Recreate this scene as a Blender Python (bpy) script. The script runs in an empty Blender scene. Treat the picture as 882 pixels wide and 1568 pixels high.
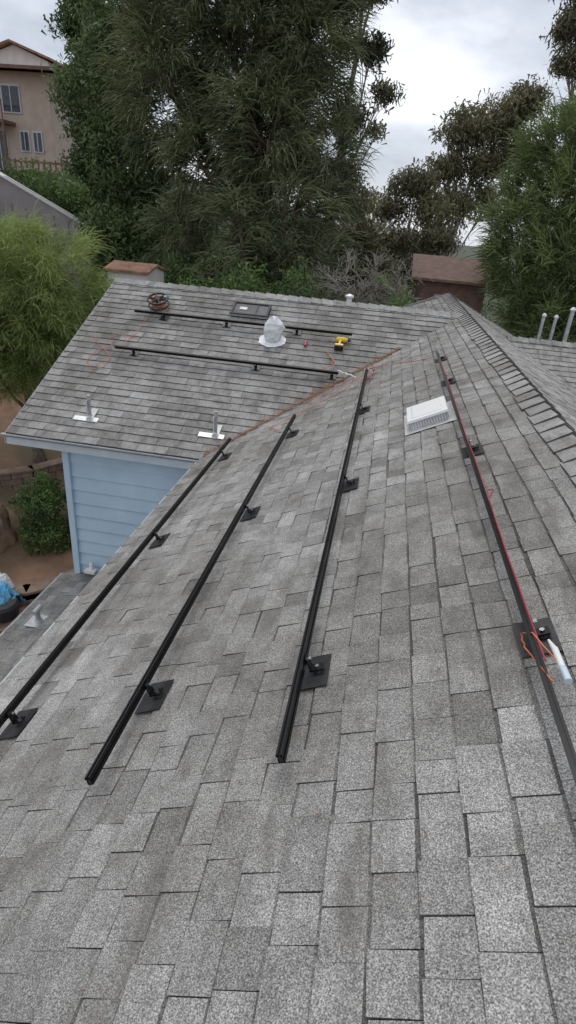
import bpy, math, random
import numpy as np
from mathutils import Vector, Matrix
from mathutils import noise as nz
random.seed(7); rng=np.random.default_rng(11)
sc=bpy.context.scene
col=sc.collection
sc.view_settings.view_transform='Standard'; sc.view_settings.look='None'; sc.view_settings.exposure=0

# ---------------------------------------------------------------- camera
f=870.
Yc=np.array([167,426,-f]);Yc/=np.linalg.norm(Yc)
Zc=np.cross([1,-.0874,0],Yc);Zc/=np.linalg.norm(Zc)
Xc=np.cross(Yc,Zc)
R=np.array([Xc,Yc,Zc])
cam=bpy.data.cameras.new("camera"); co=bpy.data.objects.new("camera",cam); col.objects.link(co)
m=Matrix([list(R[0])+[0],list(R[1])+[0],list(R[2])+[0],[0,0,0,1]])
co.matrix_world=m
cam.sensor_fit='VERTICAL'; cam.sensor_height=36; cam.lens=f/1568*36
cam.clip_start=.05; cam.clip_end=8000
sc.camera=co

# ---------------------------------------------------------------- materials
def nn(nt,t,**k):
    n=nt.nodes.new(t)
    for a,b in k.items(): setattr(n,a,b)
    return n
def mat(name,c,rough=.7,metal=0,var=.15,scale=6,bump=0,bscale=60,spec=.5,dirt=None,dscale=1.5,far=None):
    m=bpy.data.materials.new(name); m.use_nodes=True; nt=m.node_tree; p=nt.nodes['Principled BSDF']
    tc=nn(nt,'ShaderNodeTexCoord'); no=nn(nt,'ShaderNodeTexNoise'); no.inputs['Scale'].default_value=scale; no.inputs['Detail'].default_value=4
    nt.links.new(tc.outputs['Object'],no.inputs['Vector'])
    r=nn(nt,'ShaderNodeValToRGB'); r.color_ramp.elements[0].position=.3; r.color_ramp.elements[1].position=.7
    r.color_ramp.elements[0].color=[x*(1-var) for x in c]+[1]; r.color_ramp.elements[1].color=[min(1,x*(1+var)) for x in c]+[1]
    nt.links.new(no.outputs['Fac'],r.inputs['Fac'])
    out=r.outputs['Color']
    if dirt:
        n2=nn(nt,'ShaderNodeTexNoise'); n2.inputs['Scale'].default_value=dscale; n2.inputs['Detail'].default_value=6
        nt.links.new(tc.outputs['Object'],n2.inputs['Vector'])
        r2=nn(nt,'ShaderNodeValToRGB'); r2.color_ramp.elements[0].position=.45; r2.color_ramp.elements[1].position=.65
        nt.links.new(n2.outputs['Fac'],r2.inputs['Fac'])
        mx=nn(nt,'ShaderNodeMixRGB'); mx.inputs[2].default_value=list(dirt)+[1]
        nt.links.new(r2.outputs['Color'],mx.inputs[0]); nt.links.new(out,mx.inputs[1]); out=mx.outputs[0]
    if far:
        sx=nn(nt,'ShaderNodeSeparateXYZ'); nt.links.new(tc.outputs['Object'],sx.inputs[0])
        mr=nn(nt,'ShaderNodeMapRange'); mr.inputs['From Min'].default_value=17; mr.inputs['From Max'].default_value=21; nt.links.new(sx.outputs['Y'],mr.inputs['Value'])
        mx=nn(nt,'ShaderNodeMixRGB'); mx.inputs[2].default_value=list(far)+[1]
        nt.links.new(mr.outputs[0],mx.inputs[0]); nt.links.new(out,mx.inputs[1]); out=mx.outputs[0]
    nt.links.new(out,p.inputs['Base Color'])
    p.inputs['Roughness'].default_value=rough; p.inputs['Metallic'].default_value=metal
    p.inputs['Specular IOR Level'].default_value=spec
    if bump:
        n3=nn(nt,'ShaderNodeTexNoise'); n3.inputs['Scale'].default_value=bscale; n3.inputs['Detail'].default_value=4
        nt.links.new(tc.outputs['Object'],n3.inputs['Vector'])
        b=nn(nt,'ShaderNodeBump'); b.inputs['Strength'].default_value=bump; b.inputs['Distance'].default_value=.02
        nt.links.new(n3.outputs['Fac'],b.inputs['Height']); nt.links.new(b.outputs['Normal'],p.inputs['Normal'])
    return m

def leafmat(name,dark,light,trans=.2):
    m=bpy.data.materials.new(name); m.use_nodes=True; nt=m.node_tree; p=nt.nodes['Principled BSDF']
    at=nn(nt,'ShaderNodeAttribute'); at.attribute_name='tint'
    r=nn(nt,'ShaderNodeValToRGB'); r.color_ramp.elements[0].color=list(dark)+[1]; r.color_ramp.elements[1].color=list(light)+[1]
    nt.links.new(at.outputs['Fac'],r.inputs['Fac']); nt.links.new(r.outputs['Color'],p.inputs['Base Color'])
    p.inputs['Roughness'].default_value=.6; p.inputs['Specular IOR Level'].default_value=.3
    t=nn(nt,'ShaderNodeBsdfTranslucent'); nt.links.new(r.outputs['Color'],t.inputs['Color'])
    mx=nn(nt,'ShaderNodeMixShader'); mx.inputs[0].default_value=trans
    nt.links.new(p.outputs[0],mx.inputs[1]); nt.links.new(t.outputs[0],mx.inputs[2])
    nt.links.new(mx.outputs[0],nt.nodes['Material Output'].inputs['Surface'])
    return m

def shinglemat():
    m=bpy.data.materials.new("asphalt_shingle"); m.use_nodes=True; nt=m.node_tree; p=nt.nodes['Principled BSDF']; L=nt.links.new
    tc=nn(nt,'ShaderNodeTexCoord')
    def noise(s,d=3,rgh=.5,vec=None):
        n=nn(nt,'ShaderNodeTexNoise'); n.inputs['Scale'].default_value=s; n.inputs['Detail'].default_value=d; n.inputs['Roughness'].default_value=rgh
        L(vec or tc.outputs['Object'],n.inputs['Vector']); return n.outputs['Fac']
    def ramp(inp,a,ca,b,cb):
        r=nn(nt,'ShaderNodeValToRGB'); r.color_ramp.elements[0].position=a; r.color_ramp.elements[1].position=b
        r.color_ramp.elements[0].color=(*ca,1); r.color_ramp.elements[1].color=(*cb,1); L(inp,r.inputs['Fac']); return r.outputs['Color']
    def mul(a,b,t='MULTIPLY',fac=1):
        x=nn(nt,'ShaderNodeMixRGB',blend_type=t); x.inputs[0].default_value=fac; L(a,x.inputs[1]); L(b,x.inputs[2]); return x.outputs[0]
    at=nn(nt,'ShaderNodeAttribute'); at.attribute_name='tint'
    r=nn(nt,'ShaderNodeValToRGB'); L(at.outputs['Fac'],r.inputs['Fac']); E=r.color_ramp.elements
    E[0].color=(.055,.053,.051,1); E[1].color=(.365,.36,.35,1); q=E.new(.25); q.color=(.192,.187,.179,1)
    base=r.outputs['Color']
    gn=noise(230,1,.6)
    gran=ramp(gn,.32,(.48,.48,.49),.68,(1.52,1.515,1.50))
    vor=nn(nt,'ShaderNodeTexVoronoi'); vor.inputs['Scale'].default_value=300; L(tc.outputs['Object'],vor.inputs['Vector'])
    sp=nn(nt,'ShaderNodeSeparateColor'); L(vor.outputs['Color'],sp.inputs[0])
    g2=ramp(sp.outputs[0],.1,(.66,.66,.66),.95,(1.36,1.36,1.36))
    big=ramp(noise(.8,4,.6),.36,(.80,.785,.765),.60,(1.08,1.08,1.08))
    mid=ramp(noise(7,5,.65),.30,(.74,.73,.72),.6,(1.07,1.07,1.065))
    c=mul(base,gran); c=mul(c,g2); c=mul(c,big); c=mul(c,mid)
    mp=nn(nt,'ShaderNodeMapping'); mp.inputs['Scale'].default_value=(5,1.3,5); L(tc.outputs['Object'],mp.inputs['Vector'])
    sv=ramp(noise(1.0,5,.7,mp.outputs[0]),.51,(0,0,0),.68,(.62,.62,.62))
    x=nn(nt,'ShaderNodeMixRGB'); L(sv,x.inputs[0]); L(c,x.inputs[1]); x.inputs[2].default_value=(.105,.095,.083,1)
    L(x.outputs[0],p.inputs['Base Color']); p.inputs['Roughness'].default_value=.9; p.inputs['Specular IOR Level'].default_value=.3
    b=nn(nt,'ShaderNodeBump'); b.inputs['Strength'].default_value=.6; b.inputs['Distance'].default_value=.003
    L(gn,b.inputs['Height']); L(b.outputs['Normal'],p.inputs['Normal'])
    return m
M_sh=shinglemat()
M_deck=mat("roof_deck",(.05,.048,.046),.95)
M_blue=mat("blue_siding_paint",(.50,.64,.75),.55,var=.05,scale=3,dirt=(.43,.57,.68),dscale=.9)
M_trim=mat("pale_trim_paint",(.50,.56,.60),.6,var=.08)
M_rake=mat("rake_trim_paint",(.30,.32,.33),.6,var=.1)
M_black=mat("black_anodized_aluminium",(.012,.012,.013),.32,metal=.6,var=.2,spec=.6)
M_flash=mat("black_flashing",(.03,.03,.032),.45,metal=.4,var=.3,scale=20)
M_steel=mat("stainless_steel",(.6,.6,.6),.25,metal=1,var=.1)
M_galv=mat("galvanized_metal",(.66,.67,.68),.42,metal=.4,var=.1,scale=14,bump=.1,bscale=30)
M_galvd=mat("galvanized_dull",(.42,.43,.44),.5,metal=.4,var=.2,scale=14)
M_white=mat("white_plastic",(.76,.76,.74),.4,var=.03)
M_bag=mat("white_bag_plastic",(.72,.74,.76),.35,var=.12,scale=25,bump=.5,bscale=30)
M_red=mat("red_cable_jacket",(.36,.03,.055),.4,var=.1)
M_orange=mat("orange_cable_jacket",(.56,.16,.07),.45,var=.1)
M_yellow=mat("yellow_tool_plastic",(.75,.50,.02),.4,var=.05)
M_dark=mat("dark_rubber",(.02,.02,.02),.6)
M_glass=mat("skylight_glass",(.07,.075,.08),.5,var=.5,scale=8,spec=.3)
M_bluepl=mat("blue_plastic",(.15,.42,.62),.4,var=.3)
M_pale=mat("pale_blue_plastic",(.50,.60,.68),.4,var=.1)
M_bark=mat("bark",(.17,.13,.10),.9,var=.35,scale=9,bump=.6,bscale=20)
M_barkpale=mat("pale_bark",(.42,.36,.31),.85,var=.3,scale=5,bump=.4,bscale=14)
M_twig=mat("grey_twigs",(.32,.29,.25),.9,var=.2)
M_dirt=mat("dirt",(.235,.14,.09),.95,var=.35,scale=1.5,bump=.8,bscale=9,dirt=(.12,.095,.06),dscale=.5,far=(.05,.06,.03))
M_block=mat("retaining_block",(.22,.155,.115),.9,var=.3,scale=5,bump=.5,bscale=25)
M_stucco=mat("beige_stucco",(.50,.40,.335),.9,var=.1,scale=2,bump=.2)
M_stwhite=mat("white_stucco",(.75,.72,.68),.85,var=.08,scale=2)
M_tile=mat("clay_tile",(.30,.165,.11),.85,var=.35,scale=4,bump=.6,bscale=10)
M_needle=mat("dry_needles",(.34,.19,.11),.9,var=.4,scale=30)
M_brown=mat("brown_wood",(.17,.10,.075),.8,var=.25,scale=5)
M_mauve=mat("weathered_grey_wall",(.235,.22,.225),.85,var=.12,scale=2)
M_win=mat("window_glass",(.05,.06,.07),.1,var=.3)

# ---------------------------------------------------------------- mesh builder
class MB:
    def __init__(s): s.v=[];s.f=[];s.m=[];s.t=[];s.mats=[]
    def mi(s,m):
        if m not in s.mats: s.mats.append(m)
        return s.mats.index(m)
    def add(s,vs,fs,m,t=.5):
        o=len(s.v); s.v+= [tuple(x) for x in vs]; k=s.mi(m)
        for q in fs: s.f.append([i+o for i in q]); s.m.append(k); s.t.append(t)
    def box(s,c,sz,m,F=None,t=.5,taper=1):
        F=F or (Vector((1,0,0)),Vector((0,1,0)),Vector((0,0,1))); c=Vector(c); vs=[]
        for k in (-1,1):
            q=taper if k>0 else 1
            for i,j in ((-1,-1),(1,-1),(1,1),(-1,1)):
                vs.append(c+F[0]*i*sz[0]/2*q+F[1]*j*sz[1]/2*q+F[2]*k*sz[2]/2)
        s.add(vs,[(3,2,1,0),(4,5,6,7),(0,1,5,4),(1,2,6,5),(2,3,7,6),(3,0,4,7)],m,t)
    def tube(s,pts,rad,m,seg=8,cap=True,t=.5):
        pts=[Vector(p) for p in pts]
        if not hasattr(rad,'__len__'): rad=[rad]*len(pts)
        vs=[];fs=[];up=None
        for i,p in enumerate(pts):
            d=(pts[min(i+1,len(pts)-1)]-pts[max(i-1,0)])
            if d.length<1e-9: d=Vector((0,0,1))
            d.normalize()
            if up is None: up=Vector((0,0,1)) if abs(d.z)<.9 else Vector((1,0,0))
            a=d.cross(up)
            if a.length<1e-4: a=d.cross(Vector((1,.3,0)))
            a.normalize(); b=a.cross(d); up=b
            for k in range(seg):
                g=2*math.pi*k/seg; vs.append(p+(a*math.cos(g)+b*math.sin(g))*rad[i])
        for i in range(len(pts)-1):
            for k in range(seg):
                k2=(k+1)%seg; fs.append((i*seg+k,i*seg+k2,(i+1)*seg+k2,(i+1)*seg+k))
        if cap: fs.append(tuple(range(seg))[::-1]); fs.append(tuple((len(pts)-1)*seg+k for k in range(seg)))
        s.add(vs,fs,m,t)
    def prism(s,poly,ex,m,t=.5):
        n=len(poly); ex=Vector(ex); vs=[Vector(p) for p in poly]; vs+= [p+ex for p in vs]
        fs=[tuple(range(n))[::-1],tuple(range(n,2*n))]+[(i,(i+1)%n,n+(i+1)%n,n+i) for i in range(n)]
        s.add(vs,fs,m,t)
    def obj(s,name,parent=None,smooth=False,bevel=0):
        me=bpy.data.meshes.new(name); me.from_pydata(s.v,[],s.f)
        for m in s.mats: me.materials.append(m)
        me.polygons.foreach_set('material_index',s.m)
        a=me.attributes.new('tint','FLOAT','FACE'); a.data.foreach_set('value',s.t)
        if smooth: me.polygons.foreach_set('use_smooth',[True]*len(s.f))
        me.update(); o=bpy.data.objects.new(name,me); col.objects.link(o)
        if bevel:
            b=o.modifiers.new('b','BEVEL'); b.width=bevel; b.segments=2; b.limit_method='ANGLE'
        if parent: o.parent=parent
        return o
def empty(name):
    e=bpy.data.objects.new(name,None); e.empty_display_size=.3; col.objects.link(e); return e

# ---------------------------------------------------------------- roof
def clip(poly,cp):
    out=poly
    n=len(cp)
    for i in range(n):
        a=cp[i];b=cp[(i+1)%n]; inp=out; out=[]
        if not inp: return []
        def side(p): return (b[0]-a[0])*(p[1]-a[1])-(b[1]-a[1])*(p[0]-a[0])
        for k in range(len(inp)):
            p=inp[k];q=inp[(k+1)%len(inp)]; sp=side(p);sq=side(q)
            if sp>=0: out.append(p)
            if (sp>=0)!=(sq>=0):
                t=sp/(sp-sq); out.append((p[0]+(q[0]-p[0])*t,p[1]+(q[1]-p[1])*t))
    return out
def shingles(name,polyxy,O,Ud,Vd,parent,e=.138,deck=True,wmin=.11,wmax=.25,lift=1.,under=.05,tshift=0,shade_band=.011,shade_tint=(.04,.26)):
    """Individually laid laminated shingle tabs on a sloping plane."""
    O=Vector(O);U=Vector(Ud).normalized();V=Vector(Vd).normalized();N=U.cross(V)
    if N.z<0: N=-N
    def P3(x,y): return Vector((x,y,O.z-(N.x*(x-O.x)+N.y*(y-O.y))/N.z))
    cp=[((P3(*q)-O).dot(U),(P3(*q)-O).dot(V)) for q in polyxy]
    ar=sum(cp[i][0]*cp[(i+1)%len(cp)][1]-cp[(i+1)%len(cp)][0]*cp[i][1] for i in range(len(cp)))
    if ar<0: cp=cp[::-1]
    vmin=min(c[1] for c in cp);vmax=max(c[1] for c in cp);umin=min(c[0] for c in cp);umax=max(c[0] for c in cp)
    b=MB(); K=b.mi(M_sh)
    if deck:
        base=[O+U*u+V*v-N*.004 for u,v in cp]
        b.prism(base,-N*under,M_deck)
    v=vmin; j=0
    while v<vmax:
        u=umin-random.random()*.3
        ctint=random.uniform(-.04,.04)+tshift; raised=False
        wob=random.uniform(0,6)
        while u<umax:
            w=random.uniform(wmin,wmax)
            jit=random.uniform(-.003,.003)+.003*math.sin(u*1.7+wob); g=random.uniform(.0006,.0022)
            raised=(not raised) if random.random()<.75 else raised
            th=(.0070+(.0045 if raised else 0)+random.uniform(0,.002))*lift
            vb=v+jit+(0 if raised else .004)
            skew=random.uniform(-.005,.005)
            q=[(u+g,vb),(u+w-g,vb+skew),(u+w-g+random.uniform(-.003,.003),v+e+.016),(u+g,v+e+.016)]
            c=clip(q,cp)
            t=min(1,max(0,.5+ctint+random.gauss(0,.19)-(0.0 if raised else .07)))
            t=.25+.75*t
            if len(c)>=3:
                top=[];bot=[]
                for cu,cv in c:
                    h=.0025+th*max(0,1-(cv-vb)/(e+.016))
                    top.append(O+U*cu+V*cv+N*h); bot.append(O+U*cu+V*cv-N*.003)
                n=len(c)
                b.add(top+bot,[tuple(range(n))],M_sh,t)
                o=len(b.v)-2*n
                for i in range(n):
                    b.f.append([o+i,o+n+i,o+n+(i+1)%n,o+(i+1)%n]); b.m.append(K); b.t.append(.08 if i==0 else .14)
            if shade_band>0:  # painted shadow line: dark-tinted strip just below the next course's butt
                c=clip([(u+g,v+e-shade_band*random.uniform(.3,1.1)),(u+w-g,v+e-shade_band*random.uniform(.3,1.1)),(u+w-g,v+e+.012),(u+g,v+e+.012)],cp)
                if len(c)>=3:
                    b.add([O+U*cu+V*cv+N*(.0034+th*max(0,1-(cv-vb)/(e+.016))) for cu,cv in c],[tuple(range(len(c)))],M_sh,random.uniform(*shade_tint))
            u+=w
        v+=e; j+=1
    return b.obj(name,parent)
def ridgecaps(name,p0,p1,s1,s2,parent,e=.19,w=.14,tint=.5):
    b=MB(); p0=Vector(p0);p1=Vector(p1); d=(p1-p0); L=d.length; d.normalize(); s1=Vector(s1).normalized(); s2=Vector(s2).normalized()
    up=Vector((0,0,1)); n=int(L/e); K=b.mi(M_sh)
    for k in range(n+1):
        a=p0+d*(k*e+random.uniform(-.006,.006)); c=a+d*(e+.03); ww=w*random.uniform(.93,1.07)
        ha,hc=.036,.016
        sk=random.uniform(-.012,.012)
        vs=[a+s1*ww+up*(ha-.010)+d*sk,a+up*(ha+.008),a+s2*ww+up*(ha-.010)-d*sk,c+s1*ww+up*hc,c+up*(hc+.008),c+s2*ww+up*hc]
        vs+=[x-up*.020 for x in vs]
        t=.25+.75*min(1,max(0,tint+random.gauss(0,.15)))
        b.add(vs,[(0,1,4,3),(1,2,5,4)],M_sh,t)
        o=len(b.v)-12
        for q in ((0,6,7,1),(1,7,8,2),(0,3,9,6),(2,8,11,5)): b.f.append([o+i for i in q]); b.m.append(K); b.t.append(.10)  # butt and side faces tinted dark, painting the shadow under each cap
    return b.obj(name,parent)

SA=.5; SB=.464
house=empty("blue_house")
zr=-1.065; xr=1.27
EA=-2.03; ze=-1.7+SA*EA
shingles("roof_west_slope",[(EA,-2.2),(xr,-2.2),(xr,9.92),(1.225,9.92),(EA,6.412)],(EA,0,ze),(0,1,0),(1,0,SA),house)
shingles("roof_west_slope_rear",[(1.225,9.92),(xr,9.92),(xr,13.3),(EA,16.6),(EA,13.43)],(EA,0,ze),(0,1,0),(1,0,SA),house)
yB=9.92; zB=-1.7476+SB*(yB-8.497)
zBe=-1.7476+SB*(6.41-8.497)
shingles("roof_wing_south_slope",[(-4.66,6.41),(EA,6.41),(1.225,yB),(-4.66,yB)],(0,6.41,zBe),(1,0,0),(0,1,SB),house,lift=1.05,wmin=.16,wmax=.32,shade_band=.005,shade_tint=(.1,.25),tshift=.05)
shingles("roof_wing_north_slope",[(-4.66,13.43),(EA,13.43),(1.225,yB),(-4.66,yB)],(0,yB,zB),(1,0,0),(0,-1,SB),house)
XE=4.57; zE=zr-SA*(XE-xr)
shingles("roof_east_slope",[(xr,-2.2),(XE,-2.2),(XE,8.38),(2.14,11),(xr,11)],(XE,0,zE),(0,1,0),(-1,0,SA),house,tshift=.2)  # lighter tint paints the sky reflection into this slope's colour
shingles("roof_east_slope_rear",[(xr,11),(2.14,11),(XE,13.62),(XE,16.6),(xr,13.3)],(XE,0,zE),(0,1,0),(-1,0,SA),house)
zw=-1.5
shingles("roof_east_wing_south",[(2.14,11),(XE,8.38),(9,8.38),(9,11)],(2.14,11,zw),(1,0,0),(0,1,SB),house,shade_band=.004)
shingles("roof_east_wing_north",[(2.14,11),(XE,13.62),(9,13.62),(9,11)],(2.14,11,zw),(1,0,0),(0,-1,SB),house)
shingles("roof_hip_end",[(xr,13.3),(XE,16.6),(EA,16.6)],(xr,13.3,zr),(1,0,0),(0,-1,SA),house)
ridgecaps("ridge_caps_main",(xr,-2.2,zr),(xr,13.3,zr),(-1,0,-SA),(1,0,-SA),house,w=.15,tint=.7)
ridgecaps("ridge_caps_wing",(-4.66,yB,zB),(1.2,yB,zB),(0,-1,-SB),(0,1,-SB),house,w=.12,tint=.85)
ridgecaps("ridge_caps_east_wing",(2.2,11,zw),(9,11,zw),(0,-1,-SB),(0,1,-SB),house,w=.12)
ridgecaps("hip_caps",(xr,13.3,zr),(-1.9,16.47,zr-SA*3.17),(-1,-.3,-SA),(.3,1,-SA),house,w=.12)
ridgecaps("hip_caps_east",(xr,13.3,zr),(4.4,16.47,zr-SA*3.17),(1,-.3,-SA),(-.3,1,-SA),house,w=.12)

# walls, siding, fascia
b=MB()
GZ=-7.7
z=-5.6; hb=.205
while z<-2.75:
    b.add([(-3.96,6.695,z),(-1.7,6.695,z),(-1.7,6.725,z+hb+.004),(-3.96,6.725,z+hb+.004),(-3.96,6.74,z),(-1.7,6.74,z),(-1.7,6.74,z+hb),(-3.96,6.74,z+hb)],
          [(0,1,2,3),(4,5,1,0),(0,3,7,4),(1,5,6,2)],M_blue)
    z+=hb
b.box((-2.85,6.80,(GZ-2.62)/2),(2.28,.11,-2.62-GZ),M_blue)
b.box((-4.0,6.695,(GZ-2.7)/2),(.09,.075,-2.7-GZ),M_blue)
b.prism([(-4.03,6.735,GZ),(-4.03,13.0,GZ),(-4.03,13.0,-2.62),(-4.03,yB,zB-.1),(-4.03,6.735,-2.66)],(.08,0,0),M_blue)
b.box((-1.65,2.2,(GZ-2.62)/2),(.1,8.9,-2.62-GZ),M_blue)
b.box((1.27,-2.0,(GZ-2.8)/2),(5.7,.1,-2.8-GZ),M_blue)
b.box((4.2,7.5,(GZ-2.85)/2),(.1,18,-2.85-GZ),M_blue)
b.box((1.2,16.3,(GZ-2.85)/2),(5.9,.1,-2.85-GZ),M_blue)
b.box((-1.7,14.7,(GZ-2.9)/2),(.1,3.2,-2.9-GZ),M_blue)
b.box((6.4,8.7,(GZ-2.8)/2),(4.4,.1,-2.8-GZ),M_blue)
b.box((8.6,11,(GZ-2.8)/2),(.1,4.6,-2.8-GZ),M_blue)
b.obj("walls",house)
b=MB()
b.box((-3.36,6.425,zBe-.10),(2.66,.03,.10),M_trim)
b.box((-3.36,6.40,zBe-.018),(2.72,.05,.018),M_rake)
for (ya,yb,za,zb) in ((6.41,yB,zBe,zB),(13.43,yB,zBe,zB)):
    b.prism([(-4.685,ya,za-.15),(-4.685,yb,zb-.15),(-4.685,yb,zb-.012),(-4.685,ya,za-.012)],(.022,0,0),M_rake)
b.box((EA-.02,2.1,ze-.09),(.03,8.6,.13),M_trim)
b.prism([(-4.66,6.44,zBe-.16),(-1.75,6.44,zBe-.16),(-1.75,6.70,zBe-.14),(-4.66,6.70,zBe-.14)],(0,0,.012),M_blue)
b.obj("fascia",house)
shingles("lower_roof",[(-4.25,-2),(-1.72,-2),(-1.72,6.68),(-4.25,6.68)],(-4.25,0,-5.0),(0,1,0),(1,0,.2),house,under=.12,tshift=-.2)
b=MB()
b.box((-4.28,2.3,-5.09),(.03,8.8,.16),M_rake)
for y in (-1.5,1.2,3.9,6.4): b.box((-4.12,y,-6.4),(.12,.12,2.6),M_trim)
b.obj("lower_roof_trim",house)

# ---------------------------------------------------------------- frames on the two slopes
UA=Vector((0,1,0));VA=Vector((1,0,SA)).normalized();NA=Vector((-SA,0,1)).normalized()
UB=Vector((1,0,0));VB=Vector((0,1,SB)).normalized();NB=Vector((0,-SB,1)).normalized()
def PA(x,y,n=0): return Vector((x,y,-1.7+SA*x))+NA*n
def PB(x,y,n=0): return Vector((x,y,-1.7476+SB*(y-8.497)))+NB*n
def rail(b,P0,P1,V,N,k=1.):
    w=.0125*k;h=.019*k
    prof=[(-w,-h),(w,-h),(w,-.005),(w-.005,-.005),(w-.005,.006),(w,.006),(w,h),(.004,h),(.004,h-.007),(-.004,h-.007),(-.004,h),(-w,h),(-w,.010),(-w+.004,.010),(-w+.004,0),(-w,0)]
    n=len(prof); vs=[P0+V*a+N*c for a,c in prof]+[P1+V*a+N*c for a,c in prof]
    fs=[(i,(i+1)%n,n+(i+1)%n,n+i) for i in range(n)]
    b.add(vs,fs,M_black)
    for P,sg in ((P0,1),(P1,-1)):
        d=(P1-P0).normalized()*sg*.002
        b.add([P+d+V*x+N*y for x,y in ((-w+.004,-h+.003),(w-.005,-h+.003),(w-.005,h-.01),(-w+.004,h-.01))],[(0,1,2,3)],M_dark)
def mount(b,P,U,V,N,side=1,fl=(.14,.20)):
    c=P+V*.02
    b.box(c+N*.019,(fl[1],fl[0],.004),M_flash,(U,V,N))
    b.tube([P+V*.045*side+N*.018,P+V*.045*side+N*.035],[.024,.018],M_flash,10)
    b.box(P+V*.04*side+N*.039,(.042,.060,.007),M_black,(U,V,N))
    b.box(P+V*.018*side+N*.072,(.042,.006,.07),M_black,(U,V,N))
    b.tube([P+V*.045*side+N*.04,P+V*.045*side+N*.050],.010,M_steel,6)
    b.tube([P+V*.012*side+N*.092,P+V*.036*side+N*.092],.0075,M_steel,6)
H=.10
for (x,y0,y1,ms) in ((-1.617,-.9,6.5,(-.15,1.95,3.99,6.05)),(-.842,1.40,6.55,(1.95,3.99,6.05)),(-.088,1.37,7.78,(1.90,3.97,6.03)),(.728,-.9,7.3,(-.15,1.85,3.93,6.03,7.2))):
    b=MB()
    rail(b,PA(x,y0,H),PA(x,y1,H),VA,NA)
    for ym in ms:
        if ym>y1: continue
        mount(b,PA(x,ym),UA,VA,NA)
    b.obj("solar_rail")
for (y,x0,x1,ms) in ((9.03,-3.93,-.45,(-3.45,-2.42,-1.3)),(8.15,-3.88,-.53,(-3.59,-1.73,-.62))):
    b=MB(); rail(b,PB(x0,y,H),PB(x1,y,H),VB,NB,1.15)
    for xm in ms: mount(b,PB(xm,y),UB,VB,NB,side=-1,fl=(.17,.13))
    b.obj("solar_rail")

# ---------------------------------------------------------------- roof fittings
b=MB(); c=PA(.52,5.02)
b.box(c+NA*.018,(.58,.44,.004),M_galv,(UA,VA,NA))
b.box(c+NA*.052,(.40,.32,.066),M_white,(UA,VA,NA))
for k in range(14):
    b.box(c+UA*(-.203)+VA*(-.15+.023*k)+NA*.05,(.006,.007,.055),M_galvd,(UA,VA,NA))
for k in range(17):
    for s in (-1,1): b.box(c+VA*(s*.163)+UA*(-.19+.023*k)+NA*.05,(.007,.006,.055),M_galvd,(UA,VA,NA))
b.box(c+NA*.096,(.46,.36,.02),M_white,(UA,VA,NA),taper=.96)
b.box(c+NA*.111,(.36,.26,.010),M_white,(UA,VA,NA),taper=.93)
b.obj("roof_box_vent",bevel=.004)
# loose white bag standing on the wing slope
b=MB(); c=PB(-1.64,8.80); ns,nr=26,22; vs=[];fs=[]
for i in range(nr+1):
    h=i/nr
    prof=(.9+.25*math.sin(h*3.0))*(1 if h<.72 else 1-(h-.72)*2.1)
    for k in range(ns):
        a=2*math.pi*k/ns; ca,sa=math.cos(a),math.sin(a)
        rx=.125*abs(ca)**.7*(1 if ca>0 else -1)*prof; ry=.085*abs(sa)**.7*(1 if sa>0 else -1)*prof
        q=Vector((rx,ry,h*.34))
        d=.030*nz.noise(Vector((ca*2.2,sa*2.2,h*5)))+.014*nz.noise(Vector((ca*6,sa*6,h*14)))
        q+=Vector((ca,sa,0))*d+Vector((.02*h,-.01*h,.02*nz.noise(Vector((ca*3,sa*3,9)))*h))
        vs.append(c+Vector((q.x,q.y+q.y*0,0))+Vector((0,0,SB*q.y*(1-h)+.012))+Vector((0,.02*h,q.z)))
for i in range(nr):
    for k in range(ns):
        k2=(k+1)%ns; fs.append((i*ns+k,i*ns+k2,(i+1)*ns+k2,(i+1)*ns+k))
fs.append(tuple(nr*ns+k for k in range(ns)))
b.add(vs,fs,M_bag)
# flattened skirt of the bag
sk=[];
for i in range(3):
    for k in range(ns):
        a=2*math.pi*k/ns; r=.10+.045*i+(.02*nz.noise(Vector((math.cos(a)*3,math.sin(a)*3,2)))*i)
        sk.append(c+UB*math.cos(a)*r*1.1+VB*math.sin(a)*r+NB*(.03-.006*i+.006*math.sin(a*7)))
b.add(sk,[(i*ns+k,i*ns+(k+1)%ns,(i+1)*ns+(k+1)%ns,(i+1)*ns+k) for i in range(2) for k in range(ns)],M_bag)
b.obj("white_bag",smooth=True)
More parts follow.
